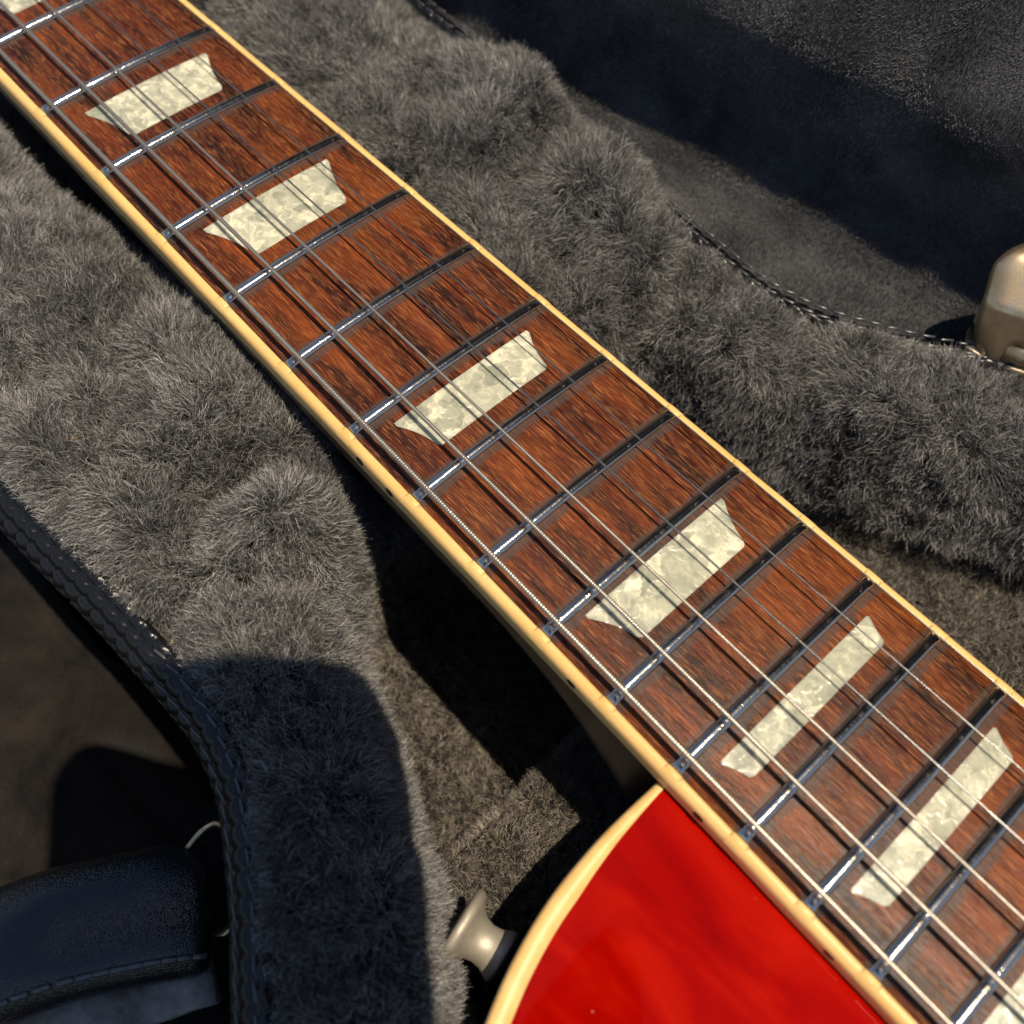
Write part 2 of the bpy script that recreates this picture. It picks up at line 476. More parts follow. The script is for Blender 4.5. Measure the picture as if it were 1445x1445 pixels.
def grow(name, mat, n, length, rad, region, upright=0.5, margin=90, seed=1, flow=1.0, clump=1.0, kink=0.5):
    """plush fibres rooted on the lining; a hair-curves object"""
    g = np.random.default_rng(seed)
    got = []; cnt = 0
    e = 0.6
    while cnt < n:
        x = g.uniform(-230, 125, 400000); y = g.uniform(-1, 1, 400000) * 112
        keep = (np.abs(y) < yr(x) - 2.0) & region(x, y); x, y = x[keep], y[keep]
        z = lining_z(x, y)
        px, dep = project(np.stack([x, y, z], 1))
        keep = (dep > 20) & (px[:, 0] > -margin) & (px[:, 0] < 1445 + margin) & (px[:, 1] > -margin) & (px[:, 1] < 1445 + margin)
        # fewer fibres where they are far off and small
        keep &= g.uniform(0, 1, len(x)) < np.clip((230.0 / dep) ** 2, 0.15, 1.0)
        x, y, z = x[keep], y[keep], z[keep]
        dzx = (lining_z(x + e, y) - lining_z(x - e, y)) / (2 * e); dzy = (lining_z(x, y + e) - lining_z(x, y - e)) / (2 * e)
        keep = g.uniform(0, 1, len(x)) < np.minimum(np.sqrt(1 + dzx**2 + dzy**2), 5.0) / 5.0
        got.append(np.stack([x, y, z, dzx, dzy], 1)[keep]); cnt += len(got[-1])
    Q = np.concatenate(got)[:n]
    P = Q[:, :3].copy(); dzx, dzy = Q[:, 3], Q[:, 4]
    N = np.stack([-dzx, -dzy, np.ones(len(P))], 1); N /= np.linalg.norm(N, axis=1)[:, None]
    def vec(s, k):
        return np.stack([vnoise(P[:, 0] / s + 3.1 * k, P[:, 1] / s + 1.7 * k, P[:, 2] / s + k + 0.5), vnoise(P[:, 0] / s + 7.7 * k, P[:, 1] / s + 9.2 * k, P[:, 2] / s + k + 4.5), vnoise(P[:, 0] / s + 2.2 * k, P[:, 1] / s + 5.5 * k, P[:, 2] / s + k + 8.5)], 1)
    fl = vec(26, 1) * 0.8 + vec(8, 2) * 0.55 + vec(3.2, 4) * 1.0 * clump + vec(1.5, 6) * 1.1 * clump
    fl = fl * flow
    fl = fl + np.array([-0.25, 0.0, 0.05]) * flow
    fl = fl - N * (fl * N).sum(1)[:, None]
    jit = g.normal(0, 0.22, P.shape)
    D = N * upright + fl * 0.8 + jit
    D /= np.linalg.norm(D, axis=1)[:, None]
    L = length * (1 + 0.25 * vnoise(P[:, 0] / 5, P[:, 1] / 5, 3) + 0.18 * g.normal(0, 1, len(P)))
    L = np.clip(L, 0.3 * length, 1.7 * length)
    L = L * (0.45 + 0.55 * sstep((yr(P[:, 0]) - 2 - np.abs(P[:, 1])) / 7.0))
    curl = g.normal(0, 0.35, P.shape)
    k = 6
    T = np.linspace(0, 1, k)
    pts = np.empty((len(P), k, 3), np.float32)
    A = np.cross(D, g.normal(0, 1, P.shape)); A /= np.linalg.norm(A, axis=1)[:, None]
    B = np.cross(D, A)
    turns = g.uniform(0.5, 1.3, len(P)) * 2 * math.pi
    amp = kink * g.uniform(0.4, 1.3, len(P))
    base = P - N * 0.3
    for i, t_ in enumerate(T):
        if i:
            dirv = N * upright * (1 - 0.5 * t_) + (D - N * upright * 0.2) * (0.35 + 0.85 * t_) + curl * t_
            dirv /= np.linalg.norm(dirv, axis=1)[:, None]
            base = base + dirv * (L / (k - 1))[:, None]
        w = (amp * t_)[:, None]
        pts[:, i] = base + A * (w * np.cos(turns * t_)[:, None]) + B * (w * np.sin(turns * t_)[:, None])
    hc = bpy.data.hair_curves.new(name)
    hc.add_curves([k] * len(P))
    hc.position_data.foreach_set('vector', (pts * MM).astype(np.float32).ravel())
    rr = np.tile((rad * np.array([1.0, 1.0, 0.95, 0.85, 0.65, 0.35]) * MM).astype(np.float32), len(P))
    at = hc.attributes.get('radius') or hc.attributes.new('radius', 'FLOAT', 'POINT')
    at.data.foreach_set('value', rr)
    hc.materials.append(mat)
    o = bpy.data.objects.new(name, hc)
    COL.objects.link(o)
    o.parent = lining
    tag(o, kind='stuff')
    return o

def is_pad(x, y): return (np.abs(y) > yc(x) - 5) | (x < -14)
grow('plush_pile', M_PILE, 620000, 4.5, 0.037, is_pad, upright=0.62, seed=3)
grow('short_pile', M_SHORT, 170000, 2.2, 0.04, lambda x, y: ~is_pad(x, y), upright=0.6, seed=5, flow=0.9)

# rim trim: embossed vinyl edging, scales as relief
def trim(side):
    us = np.arange(-330, 141, 0.55)
    Y = yr(us)
    tx = np.gradient(us); ty = np.gradient(Y)
    ln = np.hypot(tx, ty)
    s = np.concatenate([[0], np.cumsum(np.hypot(np.diff(us), np.diff(Y)))])
    nx, ny = -ty / ln, tx / ln                                # outward normal for +y side
    vs = np.linspace(0, 1, 26)
    rows = []
    for v in vs:
        a = v * math.pi * 0.80                                 # roll over the edge
        o_ = -2.5 + 8.0 * math.sin(min(a, math.pi / 2) * 0.5) / math.sin(math.pi / 4) * (0.75) if a < math.pi / 2 else 3.5 + (a - math.pi / 2) * 0.6
        z_ = -13.6 - 4.6 * (1 - math.cos(a))
        # scale relief: staggered rows of elongated pillows
        row = v * 4.2
        ri = np.floor(row)
        cell = (s / 3.9 + 0.5 * (ri % 2) + 0.18 * vnoise(s / 6, ri * 3.0, 1)) % 1.0
        fv = row - ri
        pil = np.minimum(np.minimum(cell, 1 - cell) * 3.3, np.minimum(fv, 1 - fv) * 2.6)
        h = 1.15 * np.sqrt(np.clip(pil / 0.9, 0, 1))
        na, nz = math.sin(min(a, math.pi / 2)), math.cos(min(a, math.pi / 2))
        off = o_ + h * na
        rows.append(np.stack([us + nx * off, side * (Y + ny * off), np.full_like(us, z_) + h * nz], 1))
    # outer wall down to the ground
    o = grid('rim_trim', np.stack(rows, 1), M_TRIM, case)
    recalc(o)
    wl = []
    for z_, of in ((-19.5, 3.6), (-24, 3.4), (-60, 3.0), (-95, 2.0), (-111, -2.0)):
        wl.append(np.stack([us + nx * of, side * (Y + ny * of), np.full_like(us, z_)], 1)[::8])
    w = grid('shell', np.stack(wl, 1), M_SHELL, case)
    recalc(w)
    # stitches along the trim: one shared capsule
    if side < 0: xs0, xs1, rows_ = -12, 62, ((3.2, -16.0), (-0.2, -13.1))
    else: xs0, xs1, rows_ = -150, 66, ((1.2, -12.55), (-1.0, -12.8))
    for of, z_ in rows_:
        x_ = xs0
        while x_ < xs1:
            i = int(np.searchsorted(us, x_))
            p = Vector((us[i] + nx[i] * of, side * (Y[i] + ny[i] * of), z_))
            st = bpy.data.objects.new('stitch', STITCH)
            COL.objects.link(st)
            st.parent = o
            st.location = p * MM
            st.rotation_euler = (0, random.uniform(-0.06, 0.06), math.atan2(side * ty[i], tx[i]) + random.uniform(-0.12, 0.12) + 0.12)
            x_ += (4.0 + random.uniform(-0.3, 0.3)) * (tx[i] / ln[i])
    return o

def capsule_mesh(name, length, r, mat, seg=8):
    V, F = [], []
    xs = [(-0.5, 0.05), (-0.46, 0.6), (-0.36, 1), (0.36, 1), (0.46, 0.6), (0.5, 0.05)]
    for a, b in xs:
        for k in range(seg):
            V.append((a * length * MM, math.cos(k * 2 * math.pi / seg) * r * b * MM, math.sin(k * 2 * math.pi / seg) * r * b * MM))
    for i in range(len(xs) - 1):
        for k in range(seg):
            F.append((i * seg + k, i * seg + (k + 1) % seg, (i + 1) * seg + (k + 1) % seg, (i + 1) * seg + k))
    F.append(tuple(reversed(range(seg)))); F.append(tuple((len(xs) - 1) * seg + k for k in range(seg)))
    me = bpy.data.meshes.new(name); me.from_pydata(V, [], F); me.materials.append(mat)
    me.polygons.foreach_set('use_smooth', [True] * len(F)); me.update()
    return me
STITCH = capsule_mesh('stitch', 3.1, 0.30, M_THREAD)
trim(-1)
trim(1)

# open lid on the thin-string side, lined with dark velvet
LP = [(4.6, -22), (6, -21.5), (10, -21.5), (17, -22), (23, -21), (27, -17), (30, -8), (30.5, 4), (29.5, 13), (28, 18), (27.5, 21), (29, 25), (34, 33), (46, 53), (57, 76), (64, 105), (68, 150), (69, 200), (69, 250), (69, 300), (70, 345), (72, 400), (74, 450)]  # unseen upper panel extended beyond the case width to darken fret reflections
lid_s = np.linspace(0, 1, 90)
seglen = np.concatenate([[0], np.cumsum([math.hypot(b[0] - a[0], b[1] - a[1]) for a, b in zip(LP, LP[1:])])])
q = np.interp(np.linspace(0, 1, 150) ** 1.5 * seglen[-1], seglen, np.arange(len(LP)))
po = np.interp(q, np.arange(len(LP)), [p[0] for p in LP]); pz = np.interp(q, np.arange(len(LP)), [p[1] for p in LP])
ux = np.arange(-420, 261, 4.0)
UX, PO = np.meshgrid(ux, po, indexing='ij'); PZ = np.repeat(pz[None, :], len(ux), 0)
jl = 103.0 + 0.205 * UX
jr = yr(UX) + 10.0
J = 0.5 * (jl + jr + np.sqrt((jl - jr) ** 2 + 36.0))           # where the lid's side meets its panel
R4 = yr(UX) + 4.6
PM = np.maximum.accumulate(PO, 1)
onfloor = PZ < -17.5
far = sstep((PZ - 40) / 160)
UY = np.where(onfloor, R4 + (J - R4) * np.clip((PO - 4.6) / 22.4, 0, 1), J * (1 - far) + 106 * far + (PO - 27.0))
UY = UY + 1.2 * vnoise(UX / 26, PZ / 26, 9) * sstep((PO - 8) / 10)
PZ = PZ + 0.8 * vnoise(UX / 18, PO / 18, 6)
lid = grid('lid', np.dstack([UX, UY, PZ]), M_VELVET, case)
tag(lid, 'dark velvet inside of the open lid')

def lid_nap(n):
    '''short velvet nap on the part of the lid that the photograph shows'''
    g = np.random.default_rng(21)
    G = np.dstack([UX, UY, PZ])
    nu, nv = G.shape[:2]
    A_, B_, C_ = G[:-1, :-1].reshape(-1, 3), G[1:, :-1].reshape(-1, 3), G[:-1, 1:].reshape(-1, 3)
    cr_ = np.cross(B_ - A_, C_ - A_)
    ar = np.linalg.norm(cr_, axis=1)
    px, dep = project(A_)
    ok = (px[:, 0] > -60) & (px[:, 0] < 1540) & (px[:, 1] > -120) & (px[:, 1] < 700) & (dep > 20)
    w = ar * ok
    f_ = g.choice(len(A_), n, p=w / w.sum())
    u, v = g.uniform(0, 1, (n, 1)), g.uniform(0, 1, (n, 1))
    D_ = G[1:, 1:].reshape(-1, 3)
    P = (A_[f_] * (1 - u) + B_[f_] * u) * (1 - v) + (C_[f_] * (1 - u) + D_[f_] * u) * v
    N = cr_[f_] / ar[f_][:, None]
    N *= np.sign((N * (np.array(CAM_LOC) - P)).sum(1))[:, None]
    fl = np.stack([vnoise(P[:, 0] / q_ + k, P[:, 2] / q_ + 2 * k, P[:, 1] / q_) for q_, k in ((16, 1), (16, 5), (16, 9))], 1) + 0.5 * np.stack([vnoise(P[:, 0] / 5 + k, P[:, 2] / 5 + 2 * k, P[:, 1] / 5) for k in (2, 4, 6)], 1)
    dr = N * 0.8 + fl * 1.1 + g.normal(0, 0.25, P.shape)
    dr /= np.linalg.norm(dr, axis=1)[:, None]
    L = g.uniform(0.5, 0.95, (n, 1))
    pts = np.stack([P - N * 0.2, P + N * 0.25 * L + dr * 0.25 * L, P + N * 0.2 * L + dr * 0.8 * L], 1)
    hc = bpy.data.hair_curves.new('velvet_nap')
    hc.add_curves([3] * n)
    hc.position_data.foreach_set('vector', (pts * MM).astype(np.float32).ravel())
    at = hc.attributes.get('radius') or hc.attributes.new('radius', 'FLOAT', 'POINT')
    at.data.foreach_set('value', np.tile(np.array([0.04, 0.038, 0.02], np.float32) * MM, n))
    hc.materials.append(mat_fur('velvet_nap', (0.036, 0.037, 0.042), (0.26, 0.255, 0.25), 0.5))
    o = bpy.data.objects.new('velvet_nap', hc)
    COL.objects.link(o)
    o.parent = lid
    tag(o, kind='stuff')
lid_nap(170000)

# handle at the thick-string side
def loft(name, rows, mat, parent, caps=True):
    o = grid(name, rows, mat, parent, cv=True, caps=caps)
    return recalc(o)

def bezier_path(pts, n):
    pts = np.array(pts, float); t = np.linspace(0, len(pts) - 1, n); k = np.arange(len(pts))
    return np.stack([interp(t, k, pts[:, i]) for i in range(3)], 1)

hp = bezier_path([(19.5, -94.5, -50), (14, -103, -48), (7, -115, -48), (0, -130, -52), (-6, -147, -59), (-12, -170, -69)], 46)
rows, hl = [], []
for i, p in enumerate(hp):
    t = Vector(hp[min(i + 1, 45)] - hp[max(i - 1, 0)]).normalized()
    a = t.cross(Vector((0, 0, 1))).normalized(); b = a.cross(t).normalized()
    s = 1.0 if i > 2 else (0.86, 0.95, 0.99)[i]
    ring = []
    for k in range(28):
        th = k * 2 * math.pi / 28
        c_, s_ = math.cos(th), math.sin(th)
        ww = 12.3 * math.copysign(abs(c_) ** 0.95, c_); hh = (9.5 if s_ > 0 else 5.0) * math.copysign(abs(s_) ** 0.95, s_)
        ring.append(Vector(p) + a * ww * s + b * hh * s)
    rows.append(ring); hl.append((Vector(p), t, a, b))
handle = loft('handle', rows, M_LEATHER, case)
tag(handle, 'glossy black leather handle with a stitched seam')
HS = capsule_mesh('handle_stitch', 3.6, 0.55, M_THREAD)
for i in range(2, 44, 2):
    p, t, a, b = hl[i]
    st = bpy.data.objects.new('stitch', HS); COL.objects.link(st)
    st.parent = handle
    sgn = -1.0 if (a.x < 0) else 1.0
    st.location = (p + a * (sgn * 9.4) + b * 6.3) * MM
    st.rotation_euler = t.to_track_quat('X', 'Z').to_euler()
# welted strap under the handle
sp = bezier_path([(27, -100, -56), (23, -108, -58), (18, -118, -57), (12, -130, -61), (9, -142, -69), (4, -164, -77)], 40)
rows = []
for i, p in enumerate(sp):
    t = Vector(sp[min(i + 1, 39)] - sp[max(i - 1, 0)]).normalized()
    a = t.cross(Vector((0, 0, 1))).normalized(); b = a.cross(t).normalized()
    wv = 1.6 * math.sin(i * 0.42)
    rows.append([Vector(p) + b * wv + a * u + b * v for u, v in ((-7, -1.1), (-7.4, 0), (-7, 1.1), (0, 1.4), (7, 1.1), (7.4, 0), (7, -1.1), (0, -1.4))])
strap = loft('handle_strap', rows, M_EDGE, case)
tube('handle_ring', [(13, -84, -46), (17, -83, -43), (22, -82.5, -43), (25, -84, -46), (26, -88, -49), (25, -95, -51), (22, -98, -52)], 0.9, M_BRASS, case, 10)
tube('handle_ring', bezier_path([(10, -91, -43), (9.5, -87.5, -42), (10.5, -84.5, -40), (14, -83, -37)], 14), 0.55, M_BRASS, case, 10)

# brass latch on the rim at the thin-string side
def latch():
    O = np.array([54.0, 100.0, -13.6]); tg = np.array([0.90, 0.436, 0.0])
    lean = 0.5
    upv = np.array([-0.436 * math.sin(lean), 0.90 * math.sin(lean), math.cos(lean)])
    nr = np.cross(tg, upv)                                      # towards the guitar and up
    nr = nr / np.linalg.norm(nr)
    ss = np.linspace(0, 23.6, 44)
    left = interp(ss, [0, 4, 8, 13, 17.8, 20, 22.4, 23.6], [8.2, 11.2, 12.8, 13.6, 14.2, 13.4, 10.5, 5.5])
    rows = []
    for s_, l_ in zip(ss, left):
        rowp = []
        for u in np.linspace(-1, 1, 25):
            al = u * l_
            edge = (1 - abs(u) ** 9)
            dome = edge * 1.6 + (0.26 * s_ if s_ < 11.5 else 2.99 - 0.34 * (s_ - 11.5)) - (0.25 * (s_ - 20.5) ** 2 if s_ > 20.5 else 0)
            s2 = s_
            if s_ < 6:
                arch = float(sstep((5.6 - abs(al)) / 1.4))
                s2 = s_ + arch * (6 - s_) * 0.95
            rowp.append(tuple(O + tg * al + upv * s2 + nr * dome))
        rows.append(rowp)
    la = grid('latch', rows, M_BRASS, case)
    tag(la, 'worn brass latch lever')
    sm = la.modifiers.new('s', 'SOLIDIFY'); sm.thickness = 1.3 * MM; sm.offset = -1.0
    pn = np.array([-0.436, 0.90])
    fr = []
    for u in np.linspace(-12.5, 12.5, 24):
        c_ = O[:2] + tg[:2] * u
        wd = 3.0 * math.sqrt(max(0.04, 1 - (u / 12.8) ** 2))
        fr.append([(c_[0] + pn[0] * o_, c_[1] + pn[1] * o_, z_) for o_, z_ in ((-wd, -14.2), (-wd, -13.2), (-wd * 0.8, -12.7), (5, -12.7), (5, -14.2))])
    loft('base_plate', fr, M_BRASS, la)
    c0 = O + tg * -5 + np.array([0, 0, 3.0]); c1 = O + tg * 5 + np.array([0, 0, 3.0])
    tube('pivot', [tuple(c0), tuple(c1)], 2.6, M_BRASS, la, 16)
latch()

# ------------------------------------------------------------------ guitar
guitar = empty('guitar', (0, 0, -54))
tag(guitar, 'cherry red electric guitar with rosewood fingerboard and pearl block inlays', 'guitar')

SCALE = 628.65
def fx(n): return SCALE * (1 - 2 ** (-n / 12)) - SCALE / 2
X0, X1 = fx(0) - 1, 145.0
def inner(x): return 20.04 + (24.26 - 20.04) * (np.asarray(x) + SCALE / 2) / (SCALE / 2)
def outer(x): return inner(x) + 1.95
RAD = 305.0
def crown(x, y):
    return (inner(x) ** 2 - np.asarray(y) ** 2) / (2 * RAD)

bx = np.arange(X0, X1, 0.6); bv = np.linspace(-1, 1, 25)
top = np.array([[(x, v * float(inner(x)), float(crown(x, v * inner(x)))) for v in bv] for x in bx])
bot = np.array([[(x, v * float(inner(x)), -4.0) for v in bv[::-1]] for x in bx])
fretboard = loft('fretboard', np.concatenate([top, bot], 1), M_WOOD, guitar)
FX = np.array([fx(n) for n in range(0, 23)])
gv = np.zeros(len(fretboard.data.vertices), np.float32)
co = np.empty(len(gv) * 3, np.float32); fretboard.data.vertices.foreach_get('co', co); co = co.reshape(-1, 3) / MM
dd = co[:, :1] - FX[None, :]
gv = np.max(np.where(dd > 0, np.exp(-((np.abs(dd) - 1.2).clip(0) / 1.5) ** 2), np.exp(-((np.abs(dd) - 1.2).clip(0) / 0.8) ** 2)), 1)
ga = fretboard.data.attributes.new('grime', 'FLOAT', 'POINT'); ga.data.foreach_set('value', gv.astype(np.float32))
tag(fretboard, 'reddish brown rosewood fingerboard with dark streaks')

def child_of(o, p):
    o.parent = p; o.matrix_parent_inverse = Matrix()
    return o

# binding along both edges
for sd_ in (-1, 1):
    rows = []
    prof = [(0.0, -4.4), (0.0, 0.02), (0.25, 0.10), (0.8, 0.08), (1.3, -0.12), (1.68, -0.50), (1.88, -1.05), (1.95, -1.8), (1.95, -3.9), (1.75, -4.4)]
    for x in np.linspace(X0, X1, 200):
        wob = 0.05 * float(vnoise(x / 9, 2 + sd_, 3))
        rows.append([(x, sd_ * (float(inner(x)) + p[0] + (wob if p[0] > 1 else 0)), p[1] + (wob * 0.7 if p[1] > -2 else 0)) for p in prof])
    b_ = loft('fretboard_binding', rows, M_BIND, guitar)

# side dots in the thick-string binding
def side_dot(x):
    V, F = [], []
    seg = 20
    y0 = -float(outer(x))
    for rr, off in ((1.0, -0.16), (1.0, 0.05), (0.75, 0.09)):
        for k in range(seg):
            a = k * 2 * math.pi / seg
            zz = -1.95 + math.sin(a) * 1.02 * rr
            V.append((x + math.cos(a) * 1.02 * rr, y0 - off + (0.55 * max(0, zz + 1.6) ** 1.5 if zz > -1.6 else 0), zz))
    for i in range(2):
        for k in range(seg):
            F.append((i * seg + k, i * seg + (k + 1) % seg, (i + 1) * seg + (k + 1) % seg, (i + 1) * seg + k))
    F.append(tuple(2 * seg + k for k in range(seg)))
    o = pydata('side_dot', V, F, M_DOT, guitar); recalc(o)
for x in (-13.8, -5.0, 43.2, 72.0, 98.6, 122.5): side_dot(x)

# frets with rounded crown and bevelled ends
def fret(n):
    x = fx(n)
    w = float(inner(x)) - 0.05
    ys = np.concatenate([[-w, -w + 0.25, -w + 0.7, -w + 1.3], np.linspace(-w + 2, w - 2, 24), [w - 1.3, w - 0.7, w - 0.25, w]])
    hs = np.interp(w - np.abs(ys), [0, 0.25, 0.7, 1.3, 2.0], [0.12, 0.55, 0.88, 1.02, 1.06])
    rows = []
    for y, h in zip(ys, hs):
        z0 = float(crown(x, y))
        ring = []
        ring.append((x - 1.12, y, z0 - 0.25))
        for k in range(13):
            a = math.pi * (1 - k / 12)
            ring.append((x + 1.12 * math.cos(a), y, z0 + 0.10 + (h - 0.10) * max(0.0, math.sin(a))))
        ring.append((x + 1.12, y, z0 - 0.25))
        rows.append(ring)
    return loft('fret', rows, M_FRET, guitar)
def nib(n, sd_):
    """little swell of binding at a fret end, with darker seams"""
    x = fx(n); y0 = float(inner(x))
    V, F, fm = [], [], []
    xs = [-1.75, -1.62, -1.5, -1.2, 1.2, 1.5, 1.62, 1.75]
    hz = [0.0, 0.02, 0.06, 0.30, 0.30, 0.06, 0.02, 0.0]
    prof = [(-0.02, 0.0, 1.0), (0.35, 0.10, 1.0), (0.85, 0.08, 0.85), (1.35, -0.14, 0.5), (1.72, -0.52, 0.2), (1.93, -1.05, 0.0)]
    for i, (a, h) in enumerate(zip(xs, hz)):
        for p in prof:
            V.append((x + a, sd_ * (y0 + p[0] + 0.015), p[1] + 0.03 + h * p[2]))
    m_ = len(prof)
    for i in range(len(xs) - 1):
        for j in range(m_ - 1):
            F.append((i * m_ + j, (i + 1) * m_ + j, (i + 1) * m_ + j + 1, i * m_ + j + 1))
            fm.append(1 if i in (1, 5) and j < 2 else 0)
    o = pydata('binding_nib', V, F, [M_BIND, M_SEAM], guitar, fm=fm); recalc(o)
    return o
for n in range(1, 23):
    fret(n)
    if fx(n) > -190:
        for sd_ in (-1, 1): nib(n, sd_)

# pearl inlays: widths measured at the nut side and at the bridge side
INL = {3: (6.5, 15.2, 15.4, 10.5), 5: (6.8, 14.6, 15.9, 11.2), 7: (6.6, 13.2, 16.4, 12.0), 9: (3.8, 13.1, 16.5, 11.7), 12: (3.9, 9.6, 17.4, 13.8),
       15: (2.2, 9.4, 17.9, 13.5), 17: (3.8, 5.2, 19.3, 17.2), 19: (2.7, 5.3, 19.2, 16.8), 21: (2.6, 5.0, 19.6, 17.2)}
def inlay(n):
    off, ln, hn, hb = INL[n]
    x0 = fx(n - 1) + off
    nu, nv = 31, 13
    rows = []
    conc = 0.75 if n < 16 else 0.25
    def pt(u, v, dz):
        # v along the neck 0..1, u across -1..1, concave ends, rounded corners
        c = 0.6
        hv = hn + (hb - hn) * v - conc * math.sin(v * math.pi) - c * (max(0, 1 - v * 16) ** 2 + max(0, 1 - (1 - v) * 16) ** 2)
        y = u * hv
        x = x0 + ln * v
        return (x, y, float(crown(x, y)) + dz)
    vs = np.linspace(0, 1, nv); us = np.linspace(-1, 1, nu)
    V = [pt(u, v, 0.045) for u in us for v in vs]
    F = []
    for i in range(nu - 1):
        for j in range(nv - 1):
            F.append((i * nv + j, (i + 1) * nv + j, (i + 1) * nv + j + 1, i * nv + j + 1))
    # skirt
    ring = [i * nv for i in range(nu)] + [(nu - 1) * nv + j for j in range(1, nv)] + [i * nv + nv - 1 for i in range(nu - 2, -1, -1)] + [j for j in range(nv - 2, 0, -1)]
    b0 = len(V)
    for k in ring: V.append((V[k][0], V[k][1], V[k][2] - 0.3))
    for k in range(len(ring)):
        k2 = (k + 1) % len(ring)
        F.append((ring[k], b0 + k, b0 + k2, ring[k2]))
    o = pydata('inlay', V, F, M_PEARL, guitar, smooth=False); recalc(o)
    child_of(o, fretboard)
for n in INL: inlay(n)

# strings
RS = [0.57, 0.45, 0.32, 0.20, 0.155, 0.12]
PITCH = [0.54, 0.46, 0.36]
def string(i):
    s = (-1, -0.6, -0.2, 0.2, 0.6, 1)[i]
    def pos(x):
        u = (x + SCALE / 2) / SCALE
        y = s * (18.4 + (26.4 - 18.4) * u)
        act = 0.4 + u * (2.9 if s < 0 else 2.3)
        return x, y, float(crown(x, y)) + 1.06 + act + RS[i]
    a, b = pos(-240.0), pos(175.0)
    d_ = Vector(b) - Vector(a); L = d_.length; d_.normalize()
    sa = d_.cross(Vector((0, 0, 1))).normalized(); sb = sa.cross(d_)
    if i < 3:
        n = int(L / PITCH[i]) * 3
        t = np.linspace(0, L, n)
        ph = (np.arange(n) % 3)
        seg = 10
        rr = np.where(ph == 1, RS[i], RS[i] * np.where(ph == 0, 0.84, 0.96))
        ths = np.arange(seg) * 2 * math.pi / seg
        A = np.array(a); D_ = np.array(d_); SA = np.array(sa); SB = np.array(sb)
        sk = (ths / (2 * math.pi) - 0.5) * 0.0
        P = A + (t[:, None, None] + sk[None, :, None]) * D_ + rr[:, None, None] * (np.cos(ths)[None, :, None] * SA + np.sin(ths)[None, :, None] * SB)
        nu, nv = P.shape[:2]
        idx = np.arange(nu * nv).reshape(nu, nv)
        F = np.stack([idx[:-1, :], idx[1:, :], np.roll(idx, -1, 1)[1:, :], np.roll(idx, -1, 1)[:-1, :]], -1).reshape(-1, 4)
        me = bpy.data.meshes.new('guitar_string')
        me.vertices.add(nu * nv); me.vertices.foreach_set('co', (P.reshape(-1) * MM))
        me.loops.add(F.size); me.loops.foreach_set('vertex_index', F[:, ::-1].ravel())
        me.polygons.add(len(F)); me.polygons.foreach_set('loop_start', np.arange(len(F)) * 4)
        me.update(calc_edges=True); me.validate()
        link('guitar_string', me, M_WOUND, guitar)
    else:
        tube('guitar_string', [Vector(a) + d_ * (L * k / 40) for k in range(41)], RS[i], M_PLAIN, guitar, 10)
for i in range(6): string(i)

# neck
rows = []
for x in np.linspace(X0, 70, 130):
    o_ = float(outer(x)) - 0.15
    hd = float(interp(x, [X0, -40, 22, 40, 54, 70], [17.0, 19.5, 21.0, 25.5, 37.0, 49.5]))
    sq = float(interp(x, [X0, 20, 45, 70], [0.95, 0.9, 0.7, 0.45]))
    ring = [(x, o_, -4.05)]
    for k in range(33):
        a = math.pi * k / 32
        c_, s_ = math.cos(a), math.sin(a)
        ring.append((x, o_ * math.copysign(abs(c_) ** sq, c_), -4.4 - hd * s_ ** sq))
    ring.append((x, -o_, -4.05))
    rows.append(ring)
neck = loft('neck', rows, M_MAHOG, guitar)
tag(neck, 'dark brown neck')

# body
BO = [(63.9, -24), (63.6, -33), (63.6, -40.5), (64.7, -51.9), (67.5, -62.3), (70.9, -70.5), (77, -83), (86, -98), (99, -114), (118, -128), (145, -137), (180, -136), (220, -124), (262, -112),
      (290, -60), (290, 60), (262, 112), (220, 122), (180, 124), (150, 104), (130, 72), (121, 45), (119, 26), (100, 24), (80, 23.5), (66, 10), (63.9, -10)]
def chaikin(pts, k=3, keep=()):
    for _ in range(k):
        out = []
        for i in range(len(pts)):
            a, b = pts[i], pts[(i + 1) % len(pts)]
            out += [(a[0] * 0.75 + b[0] * 0.25, a[1] * 0.75 + b[1] * 0.25), (a[0] * 0.25 + b[0] * 0.75, a[1] * 0.25 + b[1] * 0.75)]
        pts = out
    return pts
OUT = np.array(chaikin(BO, 3))
def inset(P, d_):
    nx_ = np.roll(P, -1, 0) - np.roll(P, 1, 0)
    n_ = np.stack([-nx_[:, 1], nx_[:, 0]], 1); n_ /= np.linalg.norm(n_, axis=1)[:, None]
    return P + n_ * d_
sgn = 1 if np.sum(OUT[:, 0] * np.roll(OUT[:, 1], -1) - np.roll(OUT[:, 0], -1) * OUT[:, 1]) > 0 else -1
def ins(d_): return inset(OUT, sgn * d_)
def ez(P):
    return -4.75 - 0.055 * np.clip(np.abs(P[:, 1]) - 27, 0, 60)
def z3(P, z): return np.concatenate([P, np.asarray(z).reshape(-1, 1)], 1)
body = None
B0 = ez(OUT)
side_rows = [z3(ins(0.1), B0 - 8.2), z3(ins(0.0), B0 - 9), z3(ins(0.0), np.full(len(OUT), -40.0)), z3(ins(0.6), np.full(len(OUT), -48.0)), z3(ins(2.2), np.full(len(OUT), -52.0)), z3(ins(5), np.full(len(OUT), -53.6))]
body = grid('body', np.stack(side_rows), M_MAHOG, guitar, cv=True)
bm = bmesh.new(); bm.from_mesh(body.data); bm.verts.ensure_lookup_table()
n_ = len(OUT); bm.faces.new([bm.verts[(len(side_rows) - 1) * n_ + k] for k in range(n_)])
bmesh.ops.recalc_face_normals(bm, faces=bm.faces); bm.to_mesh(body.data); bm.free()
